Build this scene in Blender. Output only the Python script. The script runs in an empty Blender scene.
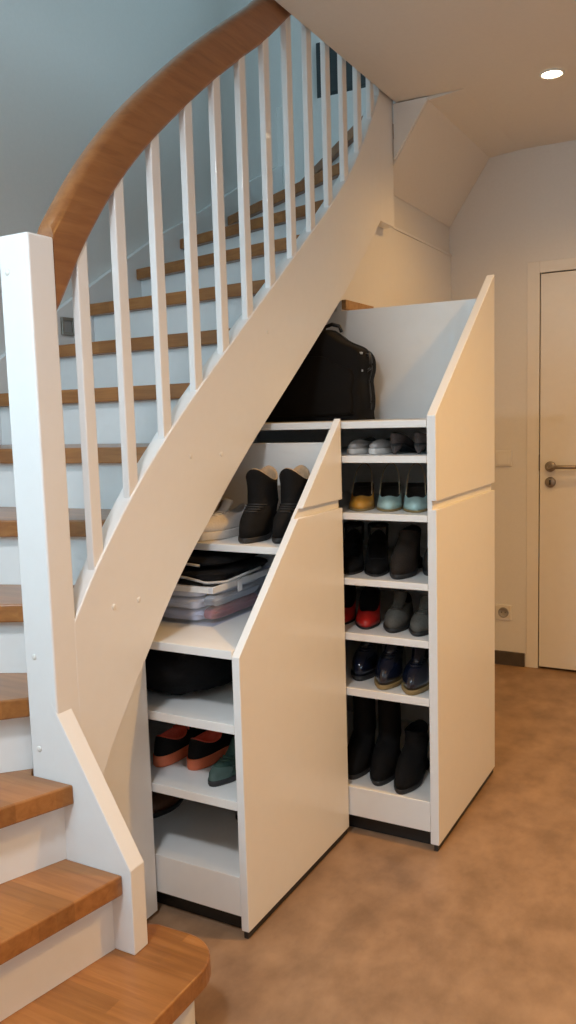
import bpy, bmesh, math, random
from mathutils import Vector, Matrix, noise
random.seed(4)
scene = bpy.context.scene
COL = scene.collection
PI = math.pi

# ------------------------------------------------------------------ materials
def new_mat(name):
    m = bpy.data.materials.new(name); m.use_nodes = True
    nt = m.node_tree
    return m, nt, nt.nodes['Principled BSDF']

def paint(name, col, rough=0.5, bump=0.0, scale=60, vary=0.03, coat=0.0, metal=0.0, spec=0.5):
    m, nt, p = new_mat(name)
    tc = nt.nodes.new('ShaderNodeTexCoord')
    n = nt.nodes.new('ShaderNodeTexNoise'); n.inputs['Scale'].default_value = scale
    n.inputs['Detail'].default_value = 4
    nt.links.new(tc.outputs['Object'], n.inputs['Vector'])
    r = nt.nodes.new('ShaderNodeValToRGB')
    c = Vector(col[:3])
    r.color_ramp.elements[0].color = (*(c*(1-vary)), 1); r.color_ramp.elements[0].position = .3
    r.color_ramp.elements[1].color = (*(c*(1+vary)), 1); r.color_ramp.elements[1].position = .7
    nt.links.new(n.outputs['Fac'], r.inputs['Fac'])
    nt.links.new(r.outputs['Color'], p.inputs['Base Color'])
    p.inputs['Roughness'].default_value = rough
    p.inputs['Metallic'].default_value = metal
    p.inputs['Coat Weight'].default_value = coat
    p.inputs['Specular IOR Level'].default_value = spec
    if bump:
        b = nt.nodes.new('ShaderNodeBump'); b.inputs['Strength'].default_value = bump
        b.inputs['Distance'].default_value = .002
        nt.links.new(n.outputs['Fac'], b.inputs['Height']); nt.links.new(b.outputs['Normal'], p.inputs['Normal'])
    return m

def wood(name, dark, mid, light, stretch=(1.5, 22, 22), rough=.32, coat=.25, stave=0.0):
    m, nt, p = new_mat(name)
    tc = nt.nodes.new('ShaderNodeTexCoord')
    mp = nt.nodes.new('ShaderNodeMapping'); mp.inputs['Scale'].default_value = stretch
    nt.links.new(tc.outputs['Object'], mp.inputs['Vector'])
    n = nt.nodes.new('ShaderNodeTexNoise'); n.inputs['Scale'].default_value = 2.2
    n.inputs['Detail'].default_value = 6; n.inputs['Roughness'].default_value = .6
    n.inputs['Distortion'].default_value = .5
    nt.links.new(mp.outputs['Vector'], n.inputs['Vector'])
    r = nt.nodes.new('ShaderNodeValToRGB'); cr = r.color_ramp
    cr.elements[0].position = .3; cr.elements[0].color = (*dark, 1)
    cr.elements[1].position = .72; cr.elements[1].color = (*light, 1)
    e = cr.elements.new(.5); e.color = (*mid, 1)
    nt.links.new(n.outputs['Fac'], r.inputs['Fac'])
    out = r.outputs['Color']
    if stave:
        br = nt.nodes.new('ShaderNodeTexBrick')
        br.inputs['Scale'].default_value = 1.0
        br.inputs['Brick Width'].default_value = .34; br.inputs['Row Height'].default_value = .042
        br.inputs['Mortar Size'].default_value = .0
        br.inputs['Color1'].default_value = (.72, .72, .72, 1); br.inputs['Color2'].default_value = (1.1, 1.1, 1.1, 1)
        nt.links.new(tc.outputs['Object'], br.inputs['Vector'])
        mx = nt.nodes.new('ShaderNodeMix'); mx.data_type = 'RGBA'; mx.blend_type = 'MULTIPLY'
        mx.inputs['Factor'].default_value = stave
        nt.links.new(out, mx.inputs[6]); nt.links.new(br.outputs['Color'], mx.inputs[7])
        out = mx.outputs[2]
    nt.links.new(out, p.inputs['Base Color'])
    p.inputs['Roughness'].default_value = rough; p.inputs['Coat Weight'].default_value = coat
    p.inputs['Coat Roughness'].default_value = .2
    return m

def floor_mat():
    m, nt, p = new_mat('floor_vinyl')
    tc = nt.nodes.new('ShaderNodeTexCoord')
    mp = nt.nodes.new('ShaderNodeMapping'); mp.inputs['Scale'].default_value = (2.4, 1.4, 1)
    mp.inputs['Rotation'].default_value = (0, 0, .6)
    nt.links.new(tc.outputs['Object'], mp.inputs['Vector'])
    n1 = nt.nodes.new('ShaderNodeTexNoise'); n1.inputs['Scale'].default_value = 4.2; n1.inputs['Detail'].default_value = 5
    n1.inputs['Roughness'].default_value = .6
    n2 = nt.nodes.new('ShaderNodeTexNoise'); n2.inputs['Scale'].default_value = 11; n2.inputs['Detail'].default_value = 7
    nt.links.new(mp.outputs['Vector'], n1.inputs['Vector']); nt.links.new(tc.outputs['Object'], n2.inputs['Vector'])
    mx = nt.nodes.new('ShaderNodeMath'); mx.operation = 'MULTIPLY_ADD'; mx.inputs[1].default_value = .45
    nt.links.new(n2.outputs['Fac'], mx.inputs[0])
    ad = nt.nodes.new('ShaderNodeMath'); ad.operation = 'MULTIPLY'; ad.inputs[1].default_value = .6
    nt.links.new(n1.outputs['Fac'], ad.inputs[0]); nt.links.new(ad.outputs[0], mx.inputs[2])
    r = nt.nodes.new('ShaderNodeValToRGB'); cr = r.color_ramp
    cr.elements[0].position = .38; cr.elements[0].color = (.225, .138, .082, 1)
    cr.elements[1].position = .68; cr.elements[1].color = (.375, .238, .145, 1)
    e = cr.elements.new(.52); e.color = (.295, .183, .110, 1)
    nt.links.new(mx.outputs[0], r.inputs['Fac']); nt.links.new(r.outputs['Color'], p.inputs['Base Color'])
    p.inputs['Roughness'].default_value = .42
    b = nt.nodes.new('ShaderNodeBump'); b.inputs['Strength'].default_value = .06; b.inputs['Distance'].default_value = .003
    nt.links.new(n2.outputs['Fac'], b.inputs['Height']); nt.links.new(b.outputs['Normal'], p.inputs['Normal'])
    return m

def clear_plastic(name, tint, opacity):
    m, nt, p = new_mat(name)
    tr = nt.nodes.new('ShaderNodeBsdfTransparent'); tr.inputs['Color'].default_value = (*tint, 1)
    p.inputs['Base Color'].default_value = (*tint, 1); p.inputs['Roughness'].default_value = .25
    mx = nt.nodes.new('ShaderNodeMixShader'); mx.inputs[0].default_value = opacity
    nt.links.new(tr.outputs[0], mx.inputs[1]); nt.links.new(p.outputs[0], mx.inputs[2])
    nt.links.new(mx.outputs[0], nt.nodes['Material Output'].inputs['Surface'])
    return m

def glow(name, col, strength):
    m, nt, p = new_mat(name)
    p.inputs['Emission Color'].default_value = (*col, 1); p.inputs['Emission Strength'].default_value = strength
    p.inputs['Base Color'].default_value = (*col, 1)
    return m

M = {
    'wall': paint('wall_paint', (.74, .73, .71), .75, .05, 90, .012),
    'ceiling': paint('ceiling_paint', (.76, .73, .68), .8, .04, 70, .012),
    'white': paint('white_lacquer', (.80, .80, .795), .36, .0, 30, .008, .15),
    'satin': paint('white_satin_board', (.80, .80, .79), .38, .0, 30, .008, .1),
    'oak': wood('oiled_oak', (.26, .098, .025), (.345, .137, .036), (.42, .18, .053), stave=.75),
    'oak_y': wood('oiled_oak_along', (.26, .115, .04), (.35, .155, .055), (.43, .2, .075), (22, 1.5, 22), stave=0),
    'rail': wood('oak_handrail', (.225, .088, .028), (.29, .118, .039), (.345, .15, .052), (24, 2.2, 24), .3, .4),
    'floor': floor_mat(),
    'skirt': paint('dark_skirting', (.075, .06, .05), .5, .0, 30, .1),
    'door': paint('door_lacquer', (.79, .76, .71), .42, 0, 30, .01),
    'nickel': paint('brushed_nickel', (.30, .26, .22), .34, 0, 90, .05, metal=.9),
    'steel': paint('steel', (.55, .56, .58), .3, 0, 90, .05, metal=1),
    'plate': paint('switch_plastic', (.76, .74, .70), .35, 0, 30, .01),
    'socketgrey': paint('socket_grey', (.30, .29, .28), .45, 0, 30, .03),
    'dark': paint('black_plastic', (.012, .012, .013), .5, 0, 40, .1),
    'rawwood': wood('raw_pine', (.30, .17, .07), (.40, .24, .11), (.48, .3, .15), (3, 18, 18), .7, 0),
    'slate': paint('slate_frame', (.035, .045, .05), .5, 0, 30, .1),
    'upper': paint('grey_teal_paint', (.25, .32, .34), .7, 0, 50, .03),
    'pane': clear_plastic('window_pane', (.97, .99, 1.0), .06),
    'blk_fabric': paint('black_bag_fabric', (.006, .0055, .0055), .75, .35, 380, .25, spec=.15),
    'blk_leather': paint('black_leather', (.014, .013, .013), .36, .25, 160, .3),
    'blk_suede': paint('black_suede', (.009, .0085, .0085), .85, .2, 200, .2, spec=.15),
    'brown_suede': paint('dark_brown_suede', (.030, .023, .019), .8, .2, 200, .2, spec=.15),
    'brown_leather': paint('brown_leather', (.10, .042, .018), .4, .2, 120, .25),
    'tan': paint('tan_lining', (.38, .28, .18), .75, .1, 120, .1),
    'sole_blk': paint('black_rubber', (.016, .016, .017), .6, .1, 80, .1),
    'sole_tan': paint('gum_sole', (.27, .19, .08), .55, .1, 80, .1),
    'sole_white': paint('white_rubber', (.70, .67, .64), .5, .05, 80, .04),
    'sole_orange': paint('orange_foam_sole', (.70, .17, .075), .55, .05, 60, .06),
    'orange': paint('coral_orange_mesh', (.80, .12, .07), .6, .2, 220, .1),
    'sneak_white': paint('off_white_mesh', (.74, .70, .67), .65, .3, 220, .08),
    'lace_white': paint('white_cotton', (.72, .70, .67), .8, 0, 100, .05),
    'mustard': paint('mustard_leather', (.58, .27, .035), .3, .05, 90, .06, .3),
    'aqua': paint('pale_aqua_leather', (.36, .53, .52), .3, .05, 90, .05, .3),
    'red': paint('red_leather', (.42, .016, .012), .3, .05, 90, .08, .3),
    'dusk_suede': paint('dusky_brown_suede', (.085, .068, .064), .8, .2, 200, .2, spec=.15),
    'grey_suede': paint('taupe_grey_suede', (.10, .097, .088), .85, .2, 160, .12, spec=.15),
    'grey_cloth': paint('pale_grey_felt', (.42, .40, .39), .85, .2, 160, .08),
    'navy': paint('navy_patent', (.006, .009, .022), .16, .05, 60, .15, .45),
    'green': paint('dark_green_canvas', (.045, .085, .07), .7, .25, 200, .15, spec=.15),
    'teal_toe': paint('grey_green_rubber', (.12, .19, .17), .55, .05, 80, .08),
    'boxplastic': clear_plastic('clear_blue_plastic', (.90, .93, .99), .10),
    'rimplastic': clear_plastic('milky_plastic', (.92, .93, .96), .6),
    'cloth_white': paint('white_cloth', (.86, .86, .88), .9, .2, 120, .05),
    'cloth_lilac': paint('lilac_white_cloth', (.74, .74, .82), .9, .2, 120, .05),
    'cloth_grey': paint('grey_cloth', (.50, .50, .50), .9, .2, 120, .06),
    'cloth_red': paint('dusty_red_cloth', (.42, .10, .11), .9, .2, 120, .08),
    'cloth_black': paint('black_cloth', (.007, .007, .008), .9, .3, 160, .2, spec=.15),
    'piping': paint('light_grey_piping', (.42, .42, .42), .8, .1, 160, .05),
    'paper': paint('paper_label', (.80, .79, .77), .7, 0, 90, .03),
    'shade_lens': glow('lamp_lens', (1.0, .83, .58), 22.0),
}

# ------------------------------------------------------------------ helpers
def tag(o, label=None, cat=None, group=None, kind=None):
    if label: o['label'] = label
    if cat: o['category'] = cat
    if group: o['group'] = group
    if kind: o['kind'] = kind
    return o

def thing(name, loc, label=None, cat=None, group=None, rz=0.0, kind=None):
    o = bpy.data.objects.new(name, None); COL.objects.link(o)
    o.location = loc; o.rotation_euler = (0, 0, rz); o.empty_display_size = .05
    return tag(o, label, cat, group, kind)

def obj(name, bm, mat, parent=None, smooth=False, local=False, label=None):
    """link bm as ONE mesh; world coordinates unless local; mat may be a list"""
    if parent is not None and not local:
        top = parent; off = Vector((0, 0, 0))
        while top: off += Vector(top.location); top = top.parent
        bmesh.ops.translate(bm, verts=bm.verts, vec=-off)
    bmesh.ops.recalc_face_normals(bm, faces=bm.faces)
    me = bpy.data.meshes.new(name); bm.to_mesh(me); bm.free()
    for m in (mat if isinstance(mat, (list, tuple)) else [mat]): me.materials.append(m)
    if smooth:
        for p in me.polygons: p.use_smooth = True
    o = bpy.data.objects.new(name, me); COL.objects.link(o)
    if parent is not None: o.parent = parent
    if label: o['label'] = label
    return o

def soft(o, angle=40):
    me = o.data
    for p in me.polygons: p.use_smooth = True
    try: me.set_sharp_from_angle(angle=math.radians(angle))
    except Exception: pass
    return o

def box(bm, x0, x1, y0, y1, z0, z1, bev=0.0, seg=2):
    r = bmesh.ops.create_cube(bm, size=1)
    vs = r['verts']
    for v in vs:
        v.co = Vector(((x0+x1)/2 + v.co.x*(x1-x0), (y0+y1)/2 + v.co.y*(y1-y0), (z0+z1)/2 + v.co.z*(z1-z0)))
    if bev:
        es = list({e for v in vs for e in v.link_edges})
        bmesh.ops.bevel(bm, geom=es, offset=bev, segments=seg, affect='EDGES', profile=.5)
    return bm

def B(*a, **k): return box(bmesh.new(), *a, **k)

def prism(pts, axis, lo, hi, bm=None, bev=0.0, seg=2):
    """extrude a 2-D outline: axis 'z' -> (x,y); 'x' -> (y,z); 'y' -> (x,z)"""
    bm = bm or bmesh.new()
    def P(p, t):
        a, b = p
        return {'z': (a, b, t), 'x': (t, a, b), 'y': (a, t, b)}[axis]
    v0 = [bm.verts.new(P(p, lo)) for p in pts]; v1 = [bm.verts.new(P(p, hi)) for p in pts]
    n = len(pts)
    fs = [bm.faces.new(v0), bm.faces.new(v1)]
    for i in range(n): fs.append(bm.faces.new((v0[i], v0[(i+1) % n], v1[(i+1) % n], v1[i])))
    bmesh.ops.recalc_face_normals(bm, faces=fs)
    if bev:
        es = [e for e in {e for f in fs for e in f.edges} if len(e.link_faces) == 2 and e.calc_face_angle(0) > .5]
        bmesh.ops.bevel(bm, geom=es, offset=bev, segments=seg, affect='EDGES', profile=.5)
    return bm

def strip_cap(bm, v, mi=0):
    n = len(v)
    for i in range(n//2):
        q = [v[i], v[i+1], v[n-i-1], v[(n-i) % n]]
        q = [x for k, x in enumerate(q) if x not in q[:k]]
        if len(q) > 2: bm.faces.new(q).material_index = mi

def rings(bm, rs, cap0=True, cap1=True, mat_from=None, strips=False):
    vv = [[bm.verts.new(p) for p in r] for r in rs]
    n = len(rs[0])
    for k in range(len(rs)-1):
        for i in range(n):
            f = bm.faces.new((vv[k][i], vv[k][(i+1) % n], vv[k+1][(i+1) % n], vv[k+1][i]))
            if mat_from is not None and k >= mat_from: f.material_index = 1
    if strips:
        strip_cap(bm, vv[0]); strip_cap(bm, vv[-1], 1 if mat_from is not None else 0)
        return bm
    if cap0: bm.faces.new(vv[0][::-1])
    if cap1:
        f = bm.faces.new(vv[-1])
        if mat_from is not None: f.material_index = 1
    return bm

def tube(bm, pts, r, n=10, close=False):
    pts = [Vector(p) for p in pts]; rs = []
    up = Vector((0, 0, 1))
    for i, p in enumerate(pts):
        a = pts[max(i-1, 0)]; b = pts[min(i+1, len(pts)-1)]
        t = (b-a).normalized()
        u = t.cross(up)
        if u.length < 1e-3: u = t.cross(Vector((1, 0, 0)))
        u.normalize(); w = u.cross(t).normalized()
        rr = r[i] if isinstance(r, (list, tuple)) else r
        rs.append([p + rr*(math.cos(2*PI*k/n)*u + math.sin(2*PI*k/n)*w) for k in range(n)])
    return rings(bm, rs)

def lathe(bm, prof, c, axis='z', n=32, caps=True):
    """prof: list of (radius, height along axis)"""
    rs = []
    for r, h in prof:
        ring = []
        for k in range(n):
            a = 2*PI*k/n; u, w = r*math.cos(a), r*math.sin(a)
            ring.append({'z': (c[0]+u, c[1]+w, c[2]+h), 'y': (c[0]+u, c[1]+h, c[2]+w), 'x': (c[0]+h, c[1]+u, c[2]+w)}[axis])
        rs.append(ring)
    return rings(bm, rs, caps, caps)

def spline(pts, n=6):
    out = []
    P = [Vector((*p, 0)) for p in pts]
    P = [2*P[0]-P[1]] + P + [2*P[-1]-P[-2]]
    for i in range(1, len(P)-2):
        for k in range(n):
            t = k/n
            q = .5*((2*P[i]) + (P[i+1]-P[i-1])*t + (2*P[i-1]-5*P[i]+4*P[i+1]-P[i+2])*t*t + (3*P[i]-P[i-1]-3*P[i+1]+P[i+2])*t**3)
            out.append((q.x, q.y))
    out.append((P[-2].x, P[-2].y))
    return out

def interp(pts, x):
    for (a, b), (c, d) in zip(pts, pts[1:]):
        if x <= c: return b + (d-b)*(x-a)/(c-a)
    (a, b), (c, d) = pts[-2:]
    return d + (d-b)/(c-a)*(x-c)

def struct(name, bm, mat, parent=None):
    o = obj(name, bm, mat, parent)
    if parent is None: o['kind'] = 'structure'
    return o

# ------------------------------------------------------------------ room shell
CZ = 2.58                       # ceiling height
XL, XR, YB, YF = -2.36, 1.75, -.60, 4.297
UX0, UX1, UZ0, UZ1 = .6, 2.4, 3.1, 4.9      # unseen upstairs window, added to light the stair wall
XH = -1.30                      # edge of the stairwell opening
struct('floor', B(XL-.1, XR+.1, YB-.1, YF+.1, -.08, 0), M['floor'])
cb = bmesh.new()
cpoly = [(XL, YB), (XR, YB), (XR, YF), (-1.02, YF), (-1.02, 3.38), (XH, 3.38), (XH, 1.15), (XL, 1.15)]
prism(cpoly, 'z', CZ, 2.86, cb)
struct('ceiling', cb, M['ceiling'])
wf = bmesh.new()
prism([(XL-.1, -.02), (XR+.1, -.02), (XR+.1, 5.4), (XL-.1, 5.4), (XL-.1, 3.03)], 'y', YF+.06, YF+.2, wf)
# the wall proper stops at a ledge; above it the wall steps back; the doorway is open
for x0, x1, z0, z1 in ((XL-.1, -.922, -.02, 3.03), (-.085, XR+.1, -.02, 3.03), (-.922, -.085, 1.99, 3.03)):
    box(wf, x0, x1, YF, YF+.06, z0, z1)
struct('wall_far', wf, M['wall'])
struct('wall_left', B(XL-.12, XL, YB-.1, YF+.1, -.02, 5.4), M['wall'])
wr = bmesh.new()
for y0, y1, z0, z1 in ((YB-.1, -.45, -.02, 2.7), (.55, YF+.1, -.02, 2.7), (-.45, .55, -.02, .95), (-.45, .55, 2.25, 2.7), (YB-.1, UX0, 2.7, 5.4), (UX1, YF+.1, 2.7, 5.4), (UX0, UX1, 2.7, UZ0), (UX0, UX1, UZ1, 5.4)):
    box(wr, XR, XR+.12, y0, y1, z0, z1)
struct('wall_right', wr, M['wall'])
wb = bmesh.new()
WX0, WX1, WZ0, WZ1 = -2.30, -1.25, 1.50, 2.52
for x0, x1, z0, z1 in ((XL, WX0, -.02, 2.7), (WX1, XR, -.02, 2.7), (WX0, WX1, WZ1, 2.7), (WX0, WX1, -.02, WZ0), (XL, XR, 2.7, 5.4)):
    box(wb, x0, x1, YB-.14, YB, z0, z1)
struct('wall_back', wb, M['wall'])
struct('ceiling_upper', B(XL-.12, XR+.12, YB-.14, YF+.2, 5.4, 5.5), M['ceiling'])
# garden window behind the camera, source of the cool daylight
def make_window(name, a0, a1, z0_, z1_, at):
    win = bmesh.new(); am = (a0+a1)/2
    def bar(bm, u0, u1, d0, d1, z0, z1, bev=0):
        return at(bm, u0, u1, d0, d1, z0, z1, bev)
    for u0, u1, z0, z1 in ((a0, a0+.06, z0_, z1_), (a1-.06, a1, z0_, z1_), (a0+.06, a1-.06, z0_, z0_+.06),
                           (a0+.06, a1-.06, z1_-.06, z1_), (am-.04, am+.04, z0_+.06, z1_-.06)):
        bar(win, u0, u1, .03, .10, z0, z1, .004)
    wn = struct(name, win, M['white'])
    for u0, u1 in ((a0+.06, am-.04), (am+.04, a1-.06)):
        obj('pane', bar(bmesh.new(), u0, u1, .06, .068, z0_+.06, z1_-.06), M['pane'], wn)
make_window('window_1', WX0, WX1, WZ0, WZ1, lambda bm, u0, u1, d0, d1, z0, z1, bev: box(bm, u0, u1, YB-d1, YB-d0, z0, z1, bev))
make_window('fill_window', UX0, UX1, UZ0, UZ1, lambda bm, u0, u1, d0, d1, z0, z1, bev: box(bm, XR+d0, XR+d1, u0, u1, z0, z1, bev))  # added out of view, only to brighten the wall behind the stairs
make_window('window_4', -.45, .55, .95, 2.25, lambda bm, u0, u1, d0, d1, z0, z1, bev: box(bm, XR+d0, XR+d1, u0, u1, z0, z1, bev))
# high dark window above the ledge of the far wall, seen between the balusters
w2 = bmesh.new()
box(w2, -2.125, -1.35, YF+.035, YF+.058, 3.035, 3.33, .003)
w2o = struct('window_2', w2, M['slate'])
obj('pane', B(-2.09, -1.385, YF+.030, YF+.036, 3.06, 3.305), M['slate'], w2o)

# skirting and cupboard cladding under the stairs
XP = -1.365
struct('baseboard_far', B(XP, -.985, YF-.012, YF, 0, .072, bev=.002), M['skirt'])
struct('baseboard_right', B(XR-.012, XR, YB, YF-.012, 0, .072, bev=.002), M['skirt'])
un = bmesh.new()
prism([(1.362, .012), (1.688, .012), (1.688, .78), (1.64, .735), (1.477, .53), (1.362, .36)], 'x', XP-.018, XP, un)
struct('wall_understair', un, M['satin'])
un = bmesh.new()
prism([(2.948, .012), (YF-.001, .012), (YF-.001, 2.116), (3.26, 2.116), (2.948, 1.83)], 'x', XP-.018, XP, un)
struct('wall_understair_far', un, M['satin'])
struct('wall_understair_upper', prism([(3.26, 2.121), (YF-.001, 2.121), (YF-.001, 2.56), (3.38, 2.56)], 'x', XP-.02, XP-.008), M['wall'])
struct('trim_1', B(XP-.015, XP+.006, 3.36, YF-.002, 2.112, 2.122, bev=.001), M['satin'])
# soffit under the winding top of the flight
sof = bmesh.new()
prism([(-1.371, 2.258), (-1.165, 2.566), (-1.02, CZ), (-1.02, 2.62), (-1.20, 2.62), (-1.371, 2.36)], 'y', 3.385, YF, sof)
struct('trim_2', sof, M['ceiling'])
struct('trim_3', prism([(-1.31, 2.36), (-1.296, 2.376), (-1.165, 2.568), (-1.165, CZ-.004), (-1.31, CZ-.004)], 'y', 3.372, 3.384), M['satin'])

# ------------------------------------------------------------------ staircase (one thing)
R_ = .1793
stair = thing('staircase', (-1.75, 2.2, 0), 'winding white staircase with oak treads, white balusters and curved oak handrail', 'staircase')
SX0, SX1 = -1.36, -1.315
top_pts = [(1.383, .880), (1.468, .992), (1.615, 1.152), (1.763, 1.287), (1.927, 1.420), (2.077, 1.533), (2.218, 1.641), (2.359, 1.746),
           (2.499, 1.852), (2.619, 1.943), (2.747, 2.040), (2.914, 2.182), (3.038, 2.310), (3.17, 2.476), (3.235, 2.575)]
bot_pts = [(1.383, .370), (1.477, .538), (1.636, .738), (1.788, .910), (1.94, 1.046), (2.168, 1.236), (2.505, 1.487), (2.787, 1.700), (2.95, 1.83), (3.235, 2.09)]
TOP = spline(top_pts, 4); BOT = spline(bot_pts, 4)
st = obj('stringer', prism(TOP + BOT[::-1], 'x', SX0, SX1, bev=.003), M['white'], stair)
obj('newel_post', B(-1.402, -1.3155, 1.315, 1.3905, 0, 1.722, bev=.005, seg=3), M['white'], stair)
newel = stair.children[-1] if stair.children else None
newel = [c for c in stair.children if c.name.startswith('newel_post')][0]
obj('newel_post', B(-1.362, -1.3146, 3.232, 3.378, 2.09, 3.75, bev=.002), M['white'], stair)
lowp = [(-1.332, .72), (-1.131, .372), (-1.131, R_+.0005), (-1.24, R_+.0005), (-1.24, .0), (-1.332, .0)]
low = obj('low_stringer', prism(lowp, 'y', 1.3145, 1.361, bev=.002), M['white'], stair)
def cap_(bm, c, ax):
    return lathe(bm, [(.0001, 0), (.007, 0), (.007, .001), (.005, .002), (.0001, .0022)], c, ax, 16)
def cap_y(c): return lathe(bmesh.new(), [(.0001, 0), (.007, 0), (.007, -.001), (.005, -.002), (.0001, -.0022)], c, 'y', 16)
for z, x in ((1.646, -1.379), (.815, -1.374), (.603, -1.376)):
    obj('screw_cap', cap_y((x, 1.3155, z)), M['plate'], newel, True)
for y, z in ((1.52, .889), (1.614, .887), (1.861, 1.229), (2.011, 1.226), (2.299, 1.588)):
    obj('screw_cap', cap_(bmesh.new(), (SX1-.0003, y, z), 'x'), M['plate'], st, True)

# balusters
for y in (1.464, 1.604, 1.753, 1.904, 2.047, 2.188, 2.332, 2.480, 2.622, 2.764, 2.903, 3.035, 3.16):
    zt = interp(top_pts, y+.018)
    obj('baluster', B(-1.3405, -1.3200, y, y+.036, zt-.035, zt+.80, bev=.003), M['white'], stair)
# handrail
rc = [(1.30, 1.525), (1.36, 1.607), (1.391, 1.655), (1.45, 1.748), (1.56, 1.888), (1.69, 2.020), (1.845, 2.152), (2.0, 2.274), (2.18, 2.404), (2.32, 2.502),
      (2.5, 2.645), (2.747, 2.830), (2.914, 2.972), (3.038, 3.10), (3.17, 3.266), (3.24, 3.36)]
RC = spline(rc, 4)
def section():
    hw, hh, pts = .024, .052, []
    for cx, cy, a0, r in ((hw, hh, 0, .019), (-hw, hh, 90, .019), (-hw, -hh, 180, .012), (hw, -hh, 270, .012)):
        for k in range(6):
            a = math.radians(a0 + 90*k/5)
            pts.append((cx - math.copysign(r, cx) + r*math.cos(a), cy - math.copysign(r, cy) + r*math.sin(a)))
    return pts
sec = section(); rr = []
for i, p in enumerate(RC):
    a = Vector(RC[max(i-1, 0)]); b = Vector(RC[min(i+1, len(RC)-1)])
    t = (b-a).normalized(); nrm = Vector((-t.y, t.x))
    rr.append([(-1.3405+sx, p[0]+nrm.x*sn, p[1]+nrm.y*sn) for sx, sn in sec])
hb_ = rings(bmesh.new(), rr)
cut = bmesh.ops.bisect_plane(hb_, geom=hb_.verts[:]+hb_.edges[:]+hb_.faces[:], plane_co=(0, 1.391, 0), plane_no=(0, -1, 0), clear_outer=True)
bmesh.ops.holes_fill(hb_, edges=[e for e in cut['geom_cut'] if isinstance(e, bmesh.types.BMEdge)])
soft(obj('handrail', hb_, M['rail'], stair), 50)

# treads and risers: nose lines, inner end (stringer) to outer end (wall side)
XI, XO, YO = -1.3605, -2.331, .45
nose = {2: ((-1.154, 1.3145), (-1.319, YO)), 3: ((-1.280, 1.3145), (-1.615, YO)), 4: ((-1.4025, 1.3165), (-2.26, YO)),
        5: ((XI, 1.512), (XO, 1.04)), 6: ((XI, 1.692), (XO, 1.375)), 7: ((XI, 1.852), (XO, 1.775)), 8: ((XI, 2.07), (XO, 2.115)),
        9: ((XI, 2.325), (XO, 2.385)), 10: ((XI, 2.535), (XO, 2.632)), 11: ((XI, 2.735), (XO, 2.950)), 12: ((XI, 2.985), (XO, 3.280)),
        13: ((XI, 3.12), (XO, 3.70)), 14: ((XI, 3.21), (XO, 4.25)), 15: ((-1.33, 3.39), (-1.78, 4.293)), 16: ((-1.12, 3.39), (-1.12, 4.293))}
def back(k, d):
    (a, b), (c, e) = nose[k]
    if k <= 4:
        n = Vector((-(e-b), (c-a))).normalized()
        n = -n if n.x > 0 else n
        n = Vector((-1, .0)) if k < 4 else Vector((-.72, .72))
    elif k <= 13: n = Vector((0, 1))
    else: n = Vector((.6, .4)) if k < 16 else Vector((1, 0))
    return (a+n.x*d, b+n.y*d), (c+n.x*d, e+n.y*d)
TH = .045
def tread(k, pts):
    m = M['oak']
    o = obj('tread', prism(pts, 'z', k*R_-TH, k*R_, bev=.004), m, stair)
    return o
b2, b3, b4, b5 = back(2, .045), back(3, .045), back(4, .045), back(5, .045)
arc = [(-1.07+.1*math.cos(math.radians(a)), 1.335+.1*math.sin(math.radians(a))) for a in range(0, 91, 9)]
tread(1, [(-.97, YO)] + arc + [(-1.16, 1.432), (-1.235, 1.40), (-1.235, 1.316), b2[0], b2[1]])
tread(2, [nose[2][0], b3[0], b3[1], nose[2][1]])
tread(3, [nose[3][0], (-1.4025, 1.3145), b4[0], b4[1], nose[3][1]])
tread(4, [nose[4][0], (-1.4025, 1.391), (XI, 1.391), b5[0], b5[1], (XO, YO), nose[4][1]])
for k in range(5, 16):
    q = back(k+1, .045)
    pts = [nose[k][0], q[0], q[1], nose[k][1]]
    if k == 14: pts = [nose[k][0], (XI, 3.39), q[0], q[1], (XO, 4.293), nose[k][1]]
    tread(k, pts)
tread(16, [nose[16][0], (-1.0, 3.39), (-1.0, 4.293), nose[16][1]])
for k in range(2, 17):
    f0, f1 = back(k, .032); g0, g1 = back(k, .046)
    obj('riser', prism([f0, g0, g1, f1], 'z', (k-1)*R_+.0005, k*R_-TH-.0005), M['white'], stair)
rarc = [(-1.07+.062*math.cos(math.radians(a)), 1.335+.062*math.sin(math.radians(a))) for a in range(0, 91, 15)]
obj('riser', prism([(-1.008, YO)] + rarc + [(-1.235, 1.397), (-1.235, 1.38), (-1.075, 1.38), (-1.024, 1.335), (-1.024, YO)], 'z', .012, R_-TH-.0005), M['white'], stair)
obj('riser_base', prism([(-1.003, YO)] + [(-1.07+.067*math.cos(math.radians(a)), 1.335+.067*math.sin(math.radians(a))) for a in range(0, 91, 15)] + [(-1.235, 1.39), (-1.08, 1.375), (-1.03, 1.335), (-1.03, YO)], 'z', 0, .012), M['skirt'], stair)
# wall stringer and outer closing stringer
ws_top = [(0.45, 0.852), (1.018, 0.994), (1.526, 1.198), (2.161, 1.554), (2.462, 1.752), (2.65, 1.862), (2.913, 2.017), (3.146, 2.149), (3.438, 2.294), (3.867, 2.52), (4.293, 2.72)]
ws = spline(ws_top, 3)
wso = obj('wall_stringer', prism(ws + [(y, z-.52 if z > 1.1 else 0.25) for y, z in ws[::-1]], 'x', XL+.001, -2.3315, bev=.002), M['white'], stair)
obj('outer_stringer', prism([(-.99, 0), (-.99, .20), (-2.331, .92), (-2.331, 0)], 'y', YO-.04, YO-.001, bev=.002), M['white'], stair)

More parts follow.
